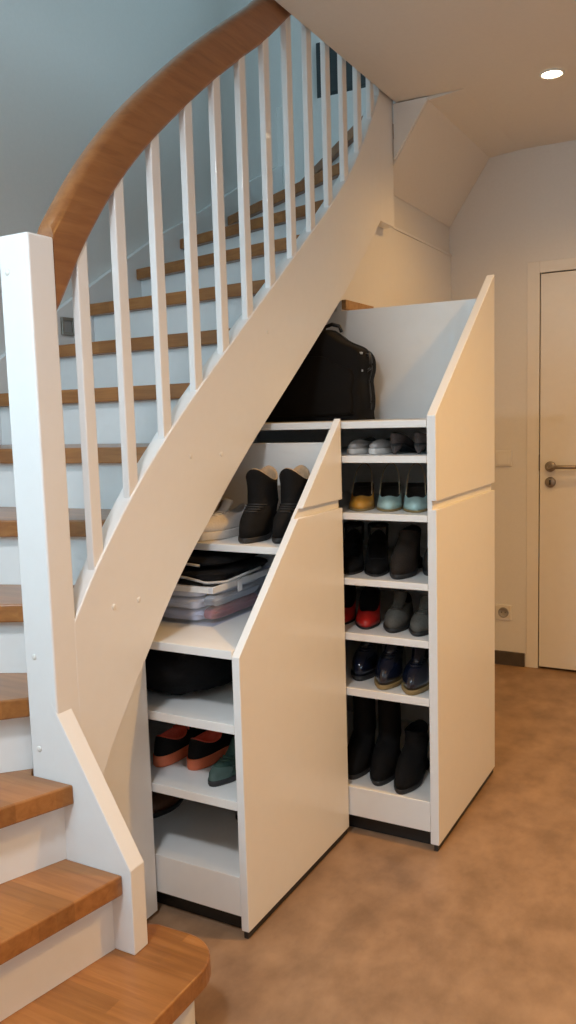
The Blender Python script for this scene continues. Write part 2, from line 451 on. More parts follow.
# step light set in the wall stringer
sl = thing('step_light', (-2.3315, 2.508, 1.696), 'small square grey metal step light in the wall board beside the oak treads', 'light fitting')
fr = bmesh.new()
for y0, y1, z0, z1 in ((2.474, 2.544, 1.718, 1.730), (2.474, 2.544, 1.662, 1.674), (2.474, 2.486, 1.674, 1.718), (2.532, 2.544, 1.674, 1.718)):
    box(fr, -2.3312, -2.321, y0, y1, z0, z1, .001)
obj('frame', fr, M['nickel'], sl)
obj('lens', B(-2.3312, -2.327, 2.4865, 2.5315, 1.6745, 1.7175), M['socketgrey'], sl)

# ------------------------------------------------------------------ far wall: door, switch, socket
dr = thing('door_1', (-.5, YF, 0), kind='structure')
cs = bmesh.new()
for x0, x1, z0, z1 in ((-.978, -.918, 0, 2.04), (-.088, -.028, 0, 2.04), (-.918, -.088, 1.985, 2.04)):
    box(cs, x0, x1, YF-.005, YF+.001, z0, z1, .002)
obj('casing', cs, M['door'], dr)
obj('door_leaf', B(-.913, -.093, YF-.008, YF+.034, .012, 1.979, bev=.003), M['door'], dr)
obj('reveal', B(-.919, -.087, YF+.036, YF+.056, 0, 1.988), M['dark'], dr)
leaf = [c for c in dr.children if c.name.startswith('door_leaf')][0]
hz = 1.04
lv = bmesh.new()
tube(lv, [(-.860, YF-.010, hz), (-.860, YF-.045, hz), (-.855, YF-.052, hz), (-.845, YF-.055, hz), (-.80, YF-.055, hz), (-.735, YF-.053, hz), (-.725, YF-.045, hz)], .0095, 12)
obj('lever_handle', lv, M['nickel'], dr, True)
obj('handle_rose', lathe(bmesh.new(), [(.0001, -.016), (.022, -.016), (.026, -.012), (.026, .001), (.0001, .001)], (-.860, YF-.008, hz), 'y'), M['nickel'], dr, True)
obj('key_rose', lathe(bmesh.new(), [(.0001, -.015), (.022, -.015), (.026, -.011), (.026, .001), (.0001, .001)], (-.860, YF-.008, .962), 'y'), M['nickel'], dr, True)
obj('key_slot', B(-.8635, -.8565, YF-.0245, YF-.022, .950, .974), M['dark'], dr)
obj('strike_plate', B(-.9165, -.9135, YF-.013, YF-.002, 1.02, 1.10), M['nickel'], dr)

sw = thing('light_switch', (-1.094, YF, 1.08), 'white square wall switch beside the door casing', 'switch')
obj('switch_plate', B(-1.134, -1.054, YF-.009, YF, 1.04, 1.12, bev=.003), M['plate'], sw)
obj('rocker', prism([(YF-.0085, 1.052), (YF-.014, 1.052), (YF-.0095, 1.108), (YF-.0085, 1.108)], 'x', -1.122, -1.066), M['plate'], sw)
sk = thing('wall_socket', (-1.094, YF, .28), 'round-welled wall socket low down between cabinet and door casing', 'socket')
obj('socket_plate', B(-1.134, -1.054, YF-.009, YF, .24, .32, bev=.003), M['plate'], sk)
obj('socket_well', lathe(bmesh.new(), [(.0001, .0), (.027, 0), (.027, -.004), (.022, -.004), (.021, -.001), (.0001, -.001)], (-1.094, YF-.0088, .28), 'y'), M['socketgrey'], sk, True)
for dx in (-.0095, .0095):
    obj('pin_hole', lathe(bmesh.new(), [(.0001, 0), (.003, 0), (.003, -.0006), (.0001, -.0006)], (-1.094+dx, YF-.0097, .28), 'y', 12), M['dark'], sk)

# ------------------------------------------------------------------ ceiling spotlights
def downlight(loc, label):
    t = thing('ceiling_spotlight', loc, label, 'spotlight', 'recessed ceiling spotlights')
    x, y, z = loc
    obj('trim_ring', lathe(bmesh.new(), [(.037, -.001), (.047, -.001), (.047, -.004), (.043, -.008), (.037, -.006), (.037, -.001)], loc, 'z', 40, False), M['plate'], t, True)
    obj('lens', lathe(bmesh.new(), [(.0001, -.001), (.0365, -.001), (.0365, -.004), (.0001, -.0045)], loc, 'z', 40), M['shade_lens'], t, True)
    return t
def lamp_for(t, power, size=150):
    ld = bpy.data.lights.new('bulb', 'SPOT'); ld.energy = power; ld.color = (1.0, .53, .135)
    ld.spot_size = math.radians(size); ld.spot_blend = 1.0; ld.shadow_soft_size = .045
    lo = bpy.data.objects.new('bulb', ld); COL.objects.link(lo); lo.parent = t; lo.location = (0, 0, -.06)
first = downlight((-.69, 3.416, CZ), 'glowing round recessed spotlight in the ceiling above the door side')
lamp_for(first, 24)
for (x, y), pw in (((.40, 2.22), 132), ((.60, 1.3), 30), ((.95, 3.7), 12)):
    c = first.copy(); COL.objects.link(c); c.location = (x, y, CZ); c['label'] = 'round recessed ceiling spotlight lighting the hall floor'
    for ch in first.children:
        if ch.type == 'MESH':
            d = ch.copy(); COL.objects.link(d); d.parent = c
    lamp_for(c, pw)

cl = thing('fill_lamp', (-.86, .35, CZ), 'flat round white fill lamp, unseen, added to light the foot of the stairs', 'lamp')  # unseen lamp added for steep cool light on edges and treads
obj('lamp_base', lathe(bmesh.new(), [(.0001, 0), (.15, 0), (.15, -.03), (.0001, -.03)], (-.86, .35, CZ-.0005), 'z', 40), M['white'], cl)
obj('diffuser', lathe(bmesh.new(), [(.0001, -.0305), (.16, -.0305), (.16, -.045), (.12, -.055), (.0001, -.056)], (-.86, .35, CZ), 'z', 40), glow('opal_diffuser', (.86, .95, 1.0), 3), cl)
ld = bpy.data.lights.new('bulb', 'AREA'); ld.shape = 'DISK'; ld.size = .3; ld.energy = 24; ld.color = (.90, .95, 1.0)
lo = bpy.data.objects.new('bulb', ld); COL.objects.link(lo); lo.parent = cl; lo.location = (0, 0, -.06)

# ------------------------------------------------------------------ pull-out cabinets
def cabinet(y0, y1, xf, base, slope0, slope1, label):
    """front panel outer face at xf, near side y0, far side y1; slope0/1 = top of front panel at y0 / y1"""
    xr = base['rear']; t = base['t']
    c = thing('pullout_shoe_cabinet', ((xf+xr)/2, (y0+y1)/2, 0), label, 'shoe cabinet', 'white pull-out cabinets under the stairs')
    za, zb = 1.046, 1.072          # finger groove
    yg0 = y0; dz = (slope1-slope0)/(y1-y0)
    zl = lambda y: slope0 + (y-y0)*dz
    yof = lambda z: y0 + (z-slope0)/dz
    if slope0 < za:
        lower = [(y0, .022), (y1, .022), (y1, za), (yof(za), za), (y0, slope0)]
        upper = [(yof(zb), zb), (y1, zb), (y1, slope1)]
        strip = [(yof(za)-.0, za), (y1, za), (y1, zb), (yof(zb), zb)]
    else:
        lower = [(y0, .022), (y1, .022), (y1, za), (y0, za)]
        upper = [(y0, zb), (y1, zb), (y1, slope1), (y0, slope0)]
        strip = [(y0+.002, za), (y1, za), (y1, zb), (y0+.002, zb)]
    obj('front_panel', prism(lower, 'x', xf-t, xf, bev=.0016), M['white'], c)
    obj('front_panel', prism(upper, 'x', xf-t, xf, bev=.0016), M['white'], c)
    obj('finger_groove', prism(strip, 'x', xf-t, xf-.013), M['satin'], c)
    for zt, ys, th in base['shelves']:
        obj('shelf', B(xr, xf-t-.0004, ys, y1-.020, zt-th, zt, bev=.0012), M['satin'], c)
    zt = base['base']
    obj('plinth', B(xr, xf-t-.0004, y0, y1-.020, .06, zt, bev=.0015), M['satin'], c)
    obj('gap_strip', B(xf-.017, xf-.005, y0+.004, y1-.004, .002, .0218), M['dark'], c)  # black strip put in to darken the gap under the front panel
    obj('gap_strip', B(xr+.02, xf-t-.002, y0+.035, y0+.047, .002, .0596), M['dark'], c)  # same for the gap under the plinth: its darkness is this black strip
    bk = base['back']
    obj('back_panel', prism([(xr, .06), (xf-t-.0004, .06), (xf-t-.0004, bk), (xr, bk)], 'y', y1-.0195, y1-.0015, bev=.001), M['satin'], c)
    obj('rear_panel', prism([(y0, zt), (y1-.020, zt), (y1-.020, min(bk-.05, slope1-.1)), (y0, slope0-.03)], 'x', xr-.018, xr-.0005), M['satin'], c)
    for x in (xf-.10, xr+.10):
        for y in (y0+.24, y1-.08):
            cb = bmesh.new(); lathe(cb, [(.0001, -.012), (.0225, -.012), (.0225, .012), (.0001, .012)], (x, y, .0225), 'y', 24)
            box(cb, x-.02, x+.02, y-.018, y+.018, .046, .0598)
            obj('castor', cb, M['dark'], c)
    return c
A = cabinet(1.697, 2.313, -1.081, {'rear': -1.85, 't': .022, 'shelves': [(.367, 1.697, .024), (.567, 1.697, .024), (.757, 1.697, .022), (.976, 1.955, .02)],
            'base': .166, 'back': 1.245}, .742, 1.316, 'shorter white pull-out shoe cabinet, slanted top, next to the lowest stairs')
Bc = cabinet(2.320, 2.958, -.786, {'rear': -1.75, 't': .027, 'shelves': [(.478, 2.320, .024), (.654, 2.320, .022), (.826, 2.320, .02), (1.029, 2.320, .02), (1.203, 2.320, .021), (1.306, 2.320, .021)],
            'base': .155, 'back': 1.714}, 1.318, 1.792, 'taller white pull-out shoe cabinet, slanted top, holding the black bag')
# raw wood batten glimpsed in the cupboard above the taller cabinet
wd = thing('wooden_batten', (-1.355, 3.08, 1.72), 'raw brown wooden batten fixed to the cupboard wall just above the taller cabinet', 'batten')
obj('batten', B(-1.3645, -1.346, 2.95, 3.22, 1.722, 1.757, bev=.002), M['rawwood'], wd)

# ------------------------------------------------------------------ footwear
def smooth01(x): x = max(0, min(1, x)); return x*x*(3-2*x)
class Last:
    """foot shape: toe towards -Y, sole on z=0"""
    def __init__(s, L, W, sole=.018, hv=.06, hs=.055, hh=.07, oc=.30, ol=.46, ow=.62, heel=0.0, point=.12, toe=.5):
        s.__dict__.update(locals())
    def foot(s, a, k=1.0):
        ca, sa = math.cos(a), math.sin(a)
        y = -s.L/2*math.copysign(abs(ca)**.92, ca)
        t = .5 - y/s.L                       # 0 heel .. 1 toe
        g = .80 + .20*math.exp(-((t-.70)/.22)**2) - .05*math.exp(-((t-.38)/.13)**2)
        g *= 1 - s.point*max(0, (t-.72)/.28)**2
        x = s.W/2*math.copysign(abs(sa)**.85, sa)*g
        return x*k, y*k
    def open(s, a):
        ca, sa = math.cos(a), math.sin(a)
        return s.W/2*s.ow*sa, (.5-s.oc)*s.L - s.ol*s.L/2*ca
    def rim(s, a):
        ca = math.cos(a)
        return s.hs + (s.hv-s.hs)*max(0, ca)**2 + (s.hh-s.hs)*max(0, -ca)**2
    def pitch(s, y):
        t = .5 - y/s.L
        return s.heel*smooth01((.68-t)/.52)
    def P(s, a, q, out=0.0):
        fx, fy = s.foot(a); ox, oy = s.open(a)
        k = q**1.7
        x, y = fx+(ox-fx)*k, fy+(oy-fy)*k
        z0 = s.sole
        z = z0 + (s.rim(a)-z0)*(q**s.toe if math.cos(a) > .2 else q**.85)
        if out:
            l = math.hypot(x, y-s.open(0)[1]*0) or 1
            x += out*x/l; z += out
        return (x, y, z + s.pitch(y))
N = 36
def upper(last, shaft=None, wave=.006):
    bm = bmesh.new(); rs = []
    A_ = [2*PI*i/N for i in range(N)]
    for j in range(11):
        q = j/10
        rs.append([last.P(a, q) for a in A_])
    if shaft:
        for h, sc, dy in shaft:
            ring = []
            for a in A_:
                ox, oy = last.open(a); cy = (.5-last.oc)*last.L
                ring.append((ox*sc, cy+(oy-cy)*sc+dy, h + wave*(h-shaft[0][0])/(shaft[-1][0]-shaft[0][0])*math.cos(2*a)))
            rs.append(ring)
    outer = len(rs)-1
    top = rs[-1]; n = len(top)
    cx = sum(p[0] for p in top)/n; cy = sum(p[1] for p in top)/n
    for sc, dz in ((.90, .002), (.84, -.012), (.80, -.05 if not shaft else -.09)):
        rs.append([(cx+(p[0]-cx)*sc, cy+(p[1]-cy)*sc, max(p[2]+dz, last.sole+.004+last.pitch(p[1]))) for p in top])
    rings(bm, rs, mat_from=outer, strips=True)
    return bm
def sole(last, ext=.004, z0=0.0, top=None):
    bm = bmesh.new(); rs = []
    top = last.sole + .001 if top is None else top
    for e, h in ((ext*.3, 0), (ext, .004), (ext, top-.003), (ext*.6, top)):
        ring = []
        for i in range(N):
            x, y = last.foot(2*PI*i/N); k = 1+e/(last.L/2)*2
            ring.append((x*(1+e/(last.W/2)), y*(1+e/(last.L/2)), h+z0+last.pitch(y)))
        rs.append(ring)
    return rings(bm, rs, strips=True)
def laces(last, r=.0028, n=4):
    bm = bmesh.new()
    for i in range(n):
        q = .66+.30*i/(n-1); w = .55+.25*i/(n-1)
        pts = []
        for k in range(7):
            a = -w + 2*w*k/6
            x, y, z = last.P(a, q); pts.append((x, y, z+.002))
        tube(bm, pts, r, 6)
    return bm

def place(name, xy, z, rz, label, cat, group):
    return thing(name, (xy[0], xy[1], z), label, cat, group, rz)

def sneaker(xy, z, rz, label, group, mu, ms, ml, L=.27, W=.098, name='sneaker', lin=None, toecap=None, sole_h=.026, hv=.075, lace=True, cat='shoe', ow=.62):
    t = place(name, xy, z+.0006, rz, label, cat, group)
    la = Last(L, W, sole=sole_h, hv=hv, hs=hv-.012, hh=hv+.008, ow=ow)
    obj('upper', upper(la), [mu, lin or M['blk_suede']], t, True, True)
    obj('sole', sole(la), ms, t, True, True)
    if lace: obj('laces', laces(la), ml, t, True, True)
    tg = bmesh.new(); y0 = la.open(0)[1]
    rs = []
    for y, zz, w in ((y0-.03, hv-.012, .016), (y0+.0, hv+.004, .02), (y0+.018, hv+.022, .022), (y0+.024, hv+.028, .02)):
        rs.append([(-w, y, zz), (0, y-.004, zz+.006), (w, y, zz), (w*.9, y+.006, zz-.004), (0, y+.004, zz), (-w*.9, y+.006, zz-.004)])
    obj('tongue', rings(tg, rs), lin or mu, t, True, True)
    if toecap:
        bm = bmesh.new(); rs = []
        for q in (0.0, .12, .28, .42):
            rs.append([Vector(la.P(-1.0+2.0*k/16, q)) + Vector((0, -.002, .0015)) for k in range(17)])
        vv = [[bm.verts.new(p) for p in r] for r in rs]
        for j in range(3):
            for k in range(16): bm.faces.new((vv[j][k], vv[j][k+1], vv[j+1][k+1], vv[j+1][k]))
        bmesh.ops.solidify(bm, geom=bm.faces[:], thickness=.0015)
        obj('toe_cap', bm, toecap, t, True, True)
    return t

def pump(xy, z, rz, label, group, mu, heel=.06, L=.235, W=.082, strap=True, block=False, name='slingback_pump', cat='shoe', hv=.042, ankle=False):
    t = place(name, xy, z+.0006, rz, label, cat, group)
    la = Last(L, W, sole=.006, hv=hv, hs=.024 if strap else .028, hh=.02 if strap else min(.055, heel+.012), oc=.36, ol=.68, ow=.84, heel=heel, point=.05, toe=.36)
    obj('upper', upper(la), [mu, M['brown_suede'] if strap else M['blk_suede']], t, True, True)
    obj('sole', sole(la, .002), M['sole_tan'] if strap else M['sole_blk'], t, True, True)
    hy = L*.40; hb = bmesh.new()
    r0, r1 = (.021, .019) if block else (.019, .006)
    tube(hb, [(0, hy-.006, heel+.002), (0, hy+.002, heel*.7), (0, hy+.006, heel*.3), (0, hy+.0065, .006), (0, hy+.0065, .001)], [r0, r0*.7+r1*.3, r1*1.1, r1, r1], 14)
    obj('heel', hb, mu, t, True, True)
    if strap:
        sb = bmesh.new(); pts = []
        y1 = la.open(0)[1]+.05
        zc = heel+.055
        for k in range(13):
            u = k/12; a = PI*u
            x = la.W*.36*math.cos(a); yy = (y1-.02)+(hy+.015-(y1-.02))*math.sin(a)**.7
            zz = la.pitch(yy)*.0 + .028+.03 + (zc-.028)*math.sin(a)**.8*1.0
            pts.append((x, yy, zz))
        pts[0] = (la.W*.38, y1-.03, .03+la.pitch(y1)); pts[-1] = (-la.W*.38, y1-.03, .03+la.pitch(y1))
        tube(sb, pts, .0016, 6)
        obj('strap', sb, M['tan'], t, True, True)
    if ankle:
        sb = bmesh.new()
        ring = [(.03*math.cos(2*PI*k/16), hy-.01+.038*math.sin(2*PI*k/16), heel+.075) for k in range(17)]
        tube(sb, ring, .005, 6)
        for k in (0, 8): tube(sb, [ring[k], (ring[k][0]*.9, hy, heel+.02)], .004, 6)
        obj('ankle_strap', sb, mu, t, True, True)
    return t

def boot(xy, z, rz, label, group, mu, H=.30, L=.27, W=.098, name='tall_boot', heel=.028, lin=None, msole=None, lace=False, flare=1.12, cat='boot', wave=.006, ow=.86, ol=.46):
    t = place(name, xy, z+.0006, rz, label, cat, group)
    la = Last(L, W, sole=.014, hv=.10, hs=.09, hh=.095, oc=.27 if ol < .5 else .31, ol=ol, ow=ow, heel=heel*.6, point=.10, toe=.55)
    hb = .10+heel*.6
    sh = [(hb+(H-hb)*u, 1+(flare-1)*u - .05*math.sin(PI*u), -.004*u) for u in (.12, .3, .5, .7, .85, 1.0)]
    obj('upper', upper(la, sh, wave), [mu, lin or M['blk_suede']], t, True, True)
    obj('sole', sole(la, .003), msole or M['sole_blk'], t, True, True)
    hbm = bmesh.new(); hh_ = la.pitch(la.L*.36)
    rs = [[(x*.92, y, h) for x, y in [(.033*math.sin(a), .095+.032*math.cos(a)) for a in [2*PI*k/16 for k in range(16)]]] for h in (0, hh_+.006)]
    obj('heel', rings(hbm, rs), msole or M['sole_blk'], t, True, True)
    if lace:
        obj('laces', laces(la, .003, 4), M['sole_blk'], t, True, True)
    return t

def flat(xy, z, rz, label, group, mu, ms, L=.23, W=.078, name='ballet_flat'):
    t = place(name, xy, z+.0006, rz, label, 'shoe', group)
    la = Last(L, W, sole=.016, hv=.044, hs=.034, hh=.046, oc=.38, ol=.66, ow=.84, point=.1, toe=.42)
    obj('upper', upper(la), [mu, M['grey_suede']], t, True, True)
    obj('sole', sole(la, .004), ms, t, True, True)
    return t

# shelves of the taller cabinet; the toes point out at the hall
z = 1.203
g = 'pale grey flats on the narrow top slot'
flat((-1.092, 2.50), z, .10, 'pale grey flat shoe touching the edge of the shorter cabinet panel, narrow top slot', g, M['grey_cloth'], M['sole_white'], .22, .068)
flat((-1.015, 2.50), z, .04, 'pale grey flat shoe on narrow top slot, next to the dark heels', g, M['grey_cloth'], M['sole_white'], .22, .068)
g = 'dark heels standing back to front'
pump((-.944, 2.50), z, PI, 'dark court shoe seen from its heel beside the pale grey flats', g, M['dusk_suede'], .026, .22, .060, False, False, 'court_shoe', hv=.030)
pump((-.868, 2.50), z, PI, 'dark court shoe seen from its heel tucked against the cabinet front, narrow top slot', g, M['dusk_suede'], .026, .22, .060, False, False, 'court_shoe', hv=.030)
z = 1.029
g = 'slingback pumps on the second slot'
RZ = .33
pump((-1.086, 2.478), z, RZ, 'mustard yellow slingback pump on the white shelf', g, M['mustard'], .05, .235, .084)
pump((-.995, 2.487), z, RZ, 'pale aqua slingback pump next to the mustard one', g, M['aqua'], .05, .235, .082)
pump((-.906, 2.482), z, RZ, 'pale aqua slingback pump against the cabinet front', g, M['aqua'], .05, .235, .08)
z = .826
pump((-1.127, 2.482), z, .34, 'black ankle-strap heel, toe beside the shorter cabinet', 'black ankle-strap heels', M['blk_suede'], .06, .235, .08, False, True, 'heeled_sandal', ankle=True)
pump((-1.040, 2.482), z, .34, 'black ankle-strap heel between its twin and the brown suede shoe', 'black ankle-strap heels', M['blk_suede'], .06, .235, .08, False, True, 'heeled_sandal', ankle=True)
boot((-.938, 2.474), z, .12, 'dark brown suede ankle shoe with raised heel standing next to the ankle-strap heels', 'dark brown suede ankle shoes', M['brown_suede'], .13, .245, .080, 'ankle_shoe', .04, flare=1.0, cat='shoe')
boot((-.858, 2.56), z, .05, 'dark brown suede ankle shoe pushed against the cabinet front', 'dark brown suede ankle shoes', M['brown_suede'], .13, .245, .078, 'ankle_shoe', .04, flare=1.0, cat='shoe')
z = .654
pump((-1.075, 2.488), z, .30, 'bright red court shoe with its toe catching the light', 'red court shoes', M['red'], .05, .235, .082, False, False, 'court_shoe')
pump((-1.170, 2.505), z, .30, 'red court shoe half hidden by the shorter cabinet', 'red court shoes', M['red'], .05, .235, .082, False, False, 'court_shoe')
sneaker((-.968, 2.490), z, .16, 'taupe grey suede shoe beside the red court shoe', 'taupe grey suede shoes', M['grey_suede'], M['sole_blk'], M['grey_suede'], .25, .084, 'suede_shoe', sole_h=.012, hv=.072)
sneaker((-.876, 2.482), z, .10, 'taupe grey suede shoe against the cabinet front', 'taupe grey suede shoes', M['grey_suede'], M['sole_blk'], M['grey_suede'], .25, .084, 'suede_shoe', sole_h=.012, hv=.066)
z = .478
g = 'shiny navy lace shoes'
sneaker((-1.092, 2.515), z, .14, 'shiny navy lace shoe set back beside the shorter cabinet panel', g, M['navy'], M['sole_blk'], M['navy'], .25, .088, 'lace_shoe', sole_h=.014, hv=.10)
sneaker((-.988, 2.464), z, .14, 'shiny navy lace shoe with gum sole, standing in the middle of its shelf', g, M['navy'], M['sole_tan'], M['navy'], .25, .088, 'lace_shoe', sole_h=.014, hv=.10)
sneaker((-.892, 2.450), z, .14, 'shiny navy lace shoe with gum sole, against the cabinet front', g, M['navy'], M['sole_tan'], M['navy'], .245, .088, 'lace_shoe', sole_h=.014, hv=.085)
z = .155
g = 'tall black boots on the lowest shelf'
boot((-1.115, 2.49), z, .16, 'tall black boot half hidden by the shorter cabinet', g, M['blk_suede'], .285, .255, .086, flare=1.04)
boot((-1.020, 2.482), z, .16, 'tall black boot with full shaft standing clear of the shorter cabinet', g, M['blk_suede'], .285, .255, .086, flare=1.04)
g = 'black ankle boots on the lowest shelf'
boot((-.922, 2.458), z, .06, 'black ankle boot between tall boot and cabinet front', g, M['blk_suede'], .15, .255, .084, 'ankle_boot', .02, flare=1.0)
boot((-.858, 2.62), z, .0, 'black ankle boot pushed back against the cabinet front', g, M['blk_suede'], .15, .255, .080, 'ankle_boot', .02, flare=1.0)

# shorter cabinet
z = .976
sneaker((-1.372, 2.10), z, -.10, 'off-white running shoe beside the black lace boots', None, M['sneak_white'], M['sole_white'], M['lace_white'], .235, .082, lin=M['cloth_grey'], sole_h=.024, hv=.078)
g = 'black lace boots on the set-back shelf'
boot((-1.252, 2.098), z, .17, 'black lace boot with tan lining next to the off-white running shoe', g, M['blk_suede'], .185, .235, .084, 'lace_boot', .02, M['tan'], lace=True, flare=1.03, wave=.018, ow=1.02, ol=.56)
boot((-1.159, 2.128), z, .15, 'black lace boot with tan lining tucked behind the cabinet front', g, M['blk_suede'], .185, .235, .080, 'lace_boot', .02, M['tan'], lace=True, flare=1.03, wave=.018, ow=1.02, ol=.56)
z = .367
g = 'coral and black running shoes'
sneaker((-1.425, 1.912), z, PI+.05, 'coral and black running shoe farther under the stairs', g, M['blk_suede'], M['sole_orange'], M['orange'], .255, .094, 'running_shoe', lin=M['orange'], sole_h=.030, hv=.074, ow=.78)
sneaker((-1.318, 1.935), z, PI-.02, 'coral and black running shoe next to the green one', g, M['blk_suede'], M['sole_orange'], M['orange'], .255, .094, 'running_shoe', lin=M['orange'], sole_h=.030, hv=.074, ow=.78)
g = 'dark green canvas shoes'
sneaker((-1.207, 1.862), z, -.04, 'dark green canvas shoe with grey-green toe cap beside the coral shoe', g, M['green'], M['sole_blk'], M['green'], .235, .078, 'canvas_shoe', toecap=M['teal_toe'], sole_h=.014, hv=.058)
sneaker((-1.150, 2.120), z, .0, 'dark green canvas shoe at the back, close to the cabinet front', g, M['green'], M['sole_blk'], M['green'], .235, .078, 'canvas_shoe', sole_h=.014, hv=.066)
z = .166
sneaker((-1.525, 1.975), z, .1, 'brown leather shoe at the back of the bottom shelf', 'shoes on the bottom shelf', M['brown_leather'], M['sole_blk'], M['brown_leather'], .25, .088, 'leather_shoe', sole_h=.014, hv=.075)
sneaker((-1.262, 2.075), z, .0, 'black leather shoe peeping out behind the shorter cabinet front', 'shoes on the bottom shelf', M['blk_leather'], M['sole_blk'], M['sole_blk'], .25, .084, 'leather_shoe', sole_h=.014, hv=.06)

# ------------------------------------------------------------------ bags, box and cloths
def blob(name, c, half, seed, mat, parent, amp=.18, flat_z=None, e=.55, local=False):
    bm = bmesh.new(); rs = []
    nu, nv = 40, 22
    def S(v, p): return math.copysign(abs(v)**p, v)
    for j in range(nv+1):
        ph = -PI/2 + PI*j/nv; ring = []
        for i in range(nu):
            th = 2*PI*i/nu
            d = Vector((S(math.cos(ph), e)*S(math.cos(th), e), S(math.cos(ph), e)*S(math.sin(th), e), S(math.sin(ph), e)))
            k = 1 + amp*noise.noise(d*1.7+Vector((seed, seed*.7, 1.3))) + amp*.45*noise.noise(d*5+Vector((seed, 2, seed)))
            p = Vector((c[0]+d.x*half[0]*k, c[1]+d.y*half[1]*k, c[2]+d.z*half[2]*k))
            if flat_z is not None: p.z = max(p.z, flat_z)
            ring.append(p)
        rs.append(ring)
    rings(bm, rs)
    return obj(name, bm, mat, parent, True)

bg = thing('travel_bag', (-1.40, 2.80, 1.306), 'black soft travel bag leaning on the white back panel', 'bag')
outl = spline([(-1.60, 1.310), (-1.225, 1.310), (-1.197, 1.325), (-1.190, 1.365), (-1.193, 1.41), (-1.196, 1.446), (-1.186, 1.485), (-1.188, 1.528),
               (-1.207, 1.556), (-1.255, 1.578), (-1.285, 1.596), (-1.310, 1.616), (-1.337, 1.628), (-1.42, 1.632), (-1.56, 1.628), (-1.612, 1.60), (-1.622, 1.52), (-1.622, 1.36), (-1.60, 1.310)], 4)[:-1]
bm = bmesh.new(); rs = []
cx = sum(p[0] for p in outl)/len(outl); czz = 1.47
for y, s_ in ((2.715, .93), (2.722, .97), (2.735, .992), (2.76, 1.0), (2.82, .985), (2.86, .955), (2.878, .92)):
    rs.append([(cx+(p[0]-cx)*s_, y, czz+(p[1]-czz)*s_ if p[1] > 1.325 else 1.3075) for p in outl])
rings(bm, rs)
soft(obj('bag_body', bm, M['blk_fabric'], bg), 60)
pk = bmesh.new(); rs = []
po = [(cx+(p[0]-cx)*.82, 1.43+(p[1]-1.47)*.66) for p in outl]
for y, s_ in ((2.716, 1.0), (2.704, .985), (2.700, .94)):
    rs.append([(cx+(p[0]-cx)*s_, y, 1.43+(p[1]-1.43)*s_) for p in po])
rings(pk, rs)
soft(obj('front_pocket', pk, M['blk_fabric'], bg), 60)
zp = bmesh.new()
tube(zp, [(cx+(p[0]-cx)*1.002, 2.805, czz+(p[1]-czz)*1.004) for p in outl[10:62]], .004, 6)
obj('zip', zp, M['blk_leather'], bg, True)
hd = bmesh.new()
tube(hd, [(-1.196, 2.775, 1.535), (-1.180, 2.775, 1.532), (-1.174, 2.775, 1.51), (-1.178, 2.775, 1.485), (-1.192, 2.775, 1.478)], .006, 8)
obj('side_handle', hd, M['blk_leather'], bg, True)
for zc in (1.538, 1.478):
    obj('buckle', B(-1.200, -1.188, 2.728, 2.738, zc-.004, zc+.004, bev=.0015), M['steel'], bg)
hb = bmesh.new()
tube(hb, [(-1.37, 2.80, 1.628), (-1.362, 2.80, 1.645), (-1.335, 2.80, 1.652), (-1.305, 2.80, 1.643), (-1.297, 2.80, 1.622)], .007, 8)
obj('top_handle', hb, M['blk_leather'], bg, True)

sb = thing('soft_bag', (-1.33, 1.95, .567), 'slumped black cloth bag filling the compartment under the storage box', 'bag')
blob('bag_body', (-1.455, 2.0, .648), (.205, .25, .082), 3.1, M['cloth_black'], sb, .12, .5685)
blob('bag_flap', (-1.37, 1.84, .69), (.10, .07, .03), 7.7, M['cloth_black'], sb, .15, .60)

bx = thing('storage_box', (-1.42, 2.07, .757), 'see-through plastic storage box full of folded cloth on the slanted shelf', 'box')
X0, X1, Y0, Y1, Z0, Z1 = -1.62, -1.268, 1.868, 2.22, .7576, .868
wb_ = bmesh.new(); tp = .0022; fl = .012
def frus(bm, a, b, z0, z1):
    rs = []
    for s_, zz in ((0, z0), (1, z1)):
        o_ = fl*(1-s_)
        rs.append([(a[0]+o_, a[1]+o_, zz), (b[0]-o_, a[1]+o_, zz), (b[0]-o_, b[1]-o_, zz), (a[0]+o_, b[1]-o_, zz)])
    return rs
ro = frus(wb_, (X0, Y0), (X1, Y1), Z0, Z1); ri = frus(wb_, (X0+tp, Y0+tp), (X1-tp, Y1-tp), Z0+tp, Z1)
rings(wb_, [ro[0], ro[1], ri[1], ri[0]])
obj('box_shell', wb_, M['boxplastic'], bx)
rm = bmesh.new()
box(rm, X0-.006, X1+.006, Y0-.006, Y0-.0005, Z1-.014, Z1+.004, .0015); box(rm, X0-.006, X1+.006, Y1+.0005, Y1+.006, Z1-.014, Z1+.004, .0015)
box(rm, X1+.0005, X1+.006, Y0-.0004, Y1+.0004, Z1-.014, Z1+.004, .0015); box(rm, X0-.006, X0-.0005, Y0-.0004, Y1+.0004, Z1-.014, Z1+.004, .0015)
obj('rim', rm, M['rimplastic'], bx)
obj('paper_strip', B(-1.42, X1-.008, Y0-.0075, Y0-.0062, Z1-.013, Z1+.001), M['paper'], bx)
obj('clip', B(X1+.0062, X1+.011, 1.985, 2.005, Z1-.03, Z1+.004, bev=.001), M['rimplastic'], bx)
def fold(c, half, seed, mat, label):
    t = thing('folded_cloth', (c[0], c[1], c[2]-half[2]), label, 'cloth', 'folded cloths in the storage box')
    blob('cloth_body', c, half, seed, mat, t, .07, None, .42)
    blob('cloth_fold', (c[0]+.004, c[1], c[2]+half[2]*.2), (half[0]*1.0, half[1]*1.0, half[2]*.28), seed+2, mat, t, .05, None, .4)
fold((-1.402, 1.972, .778), (.072, .088, .015), 1, M['cloth_lilac'], 'lilac-white folded cloth lowest in the storage box')
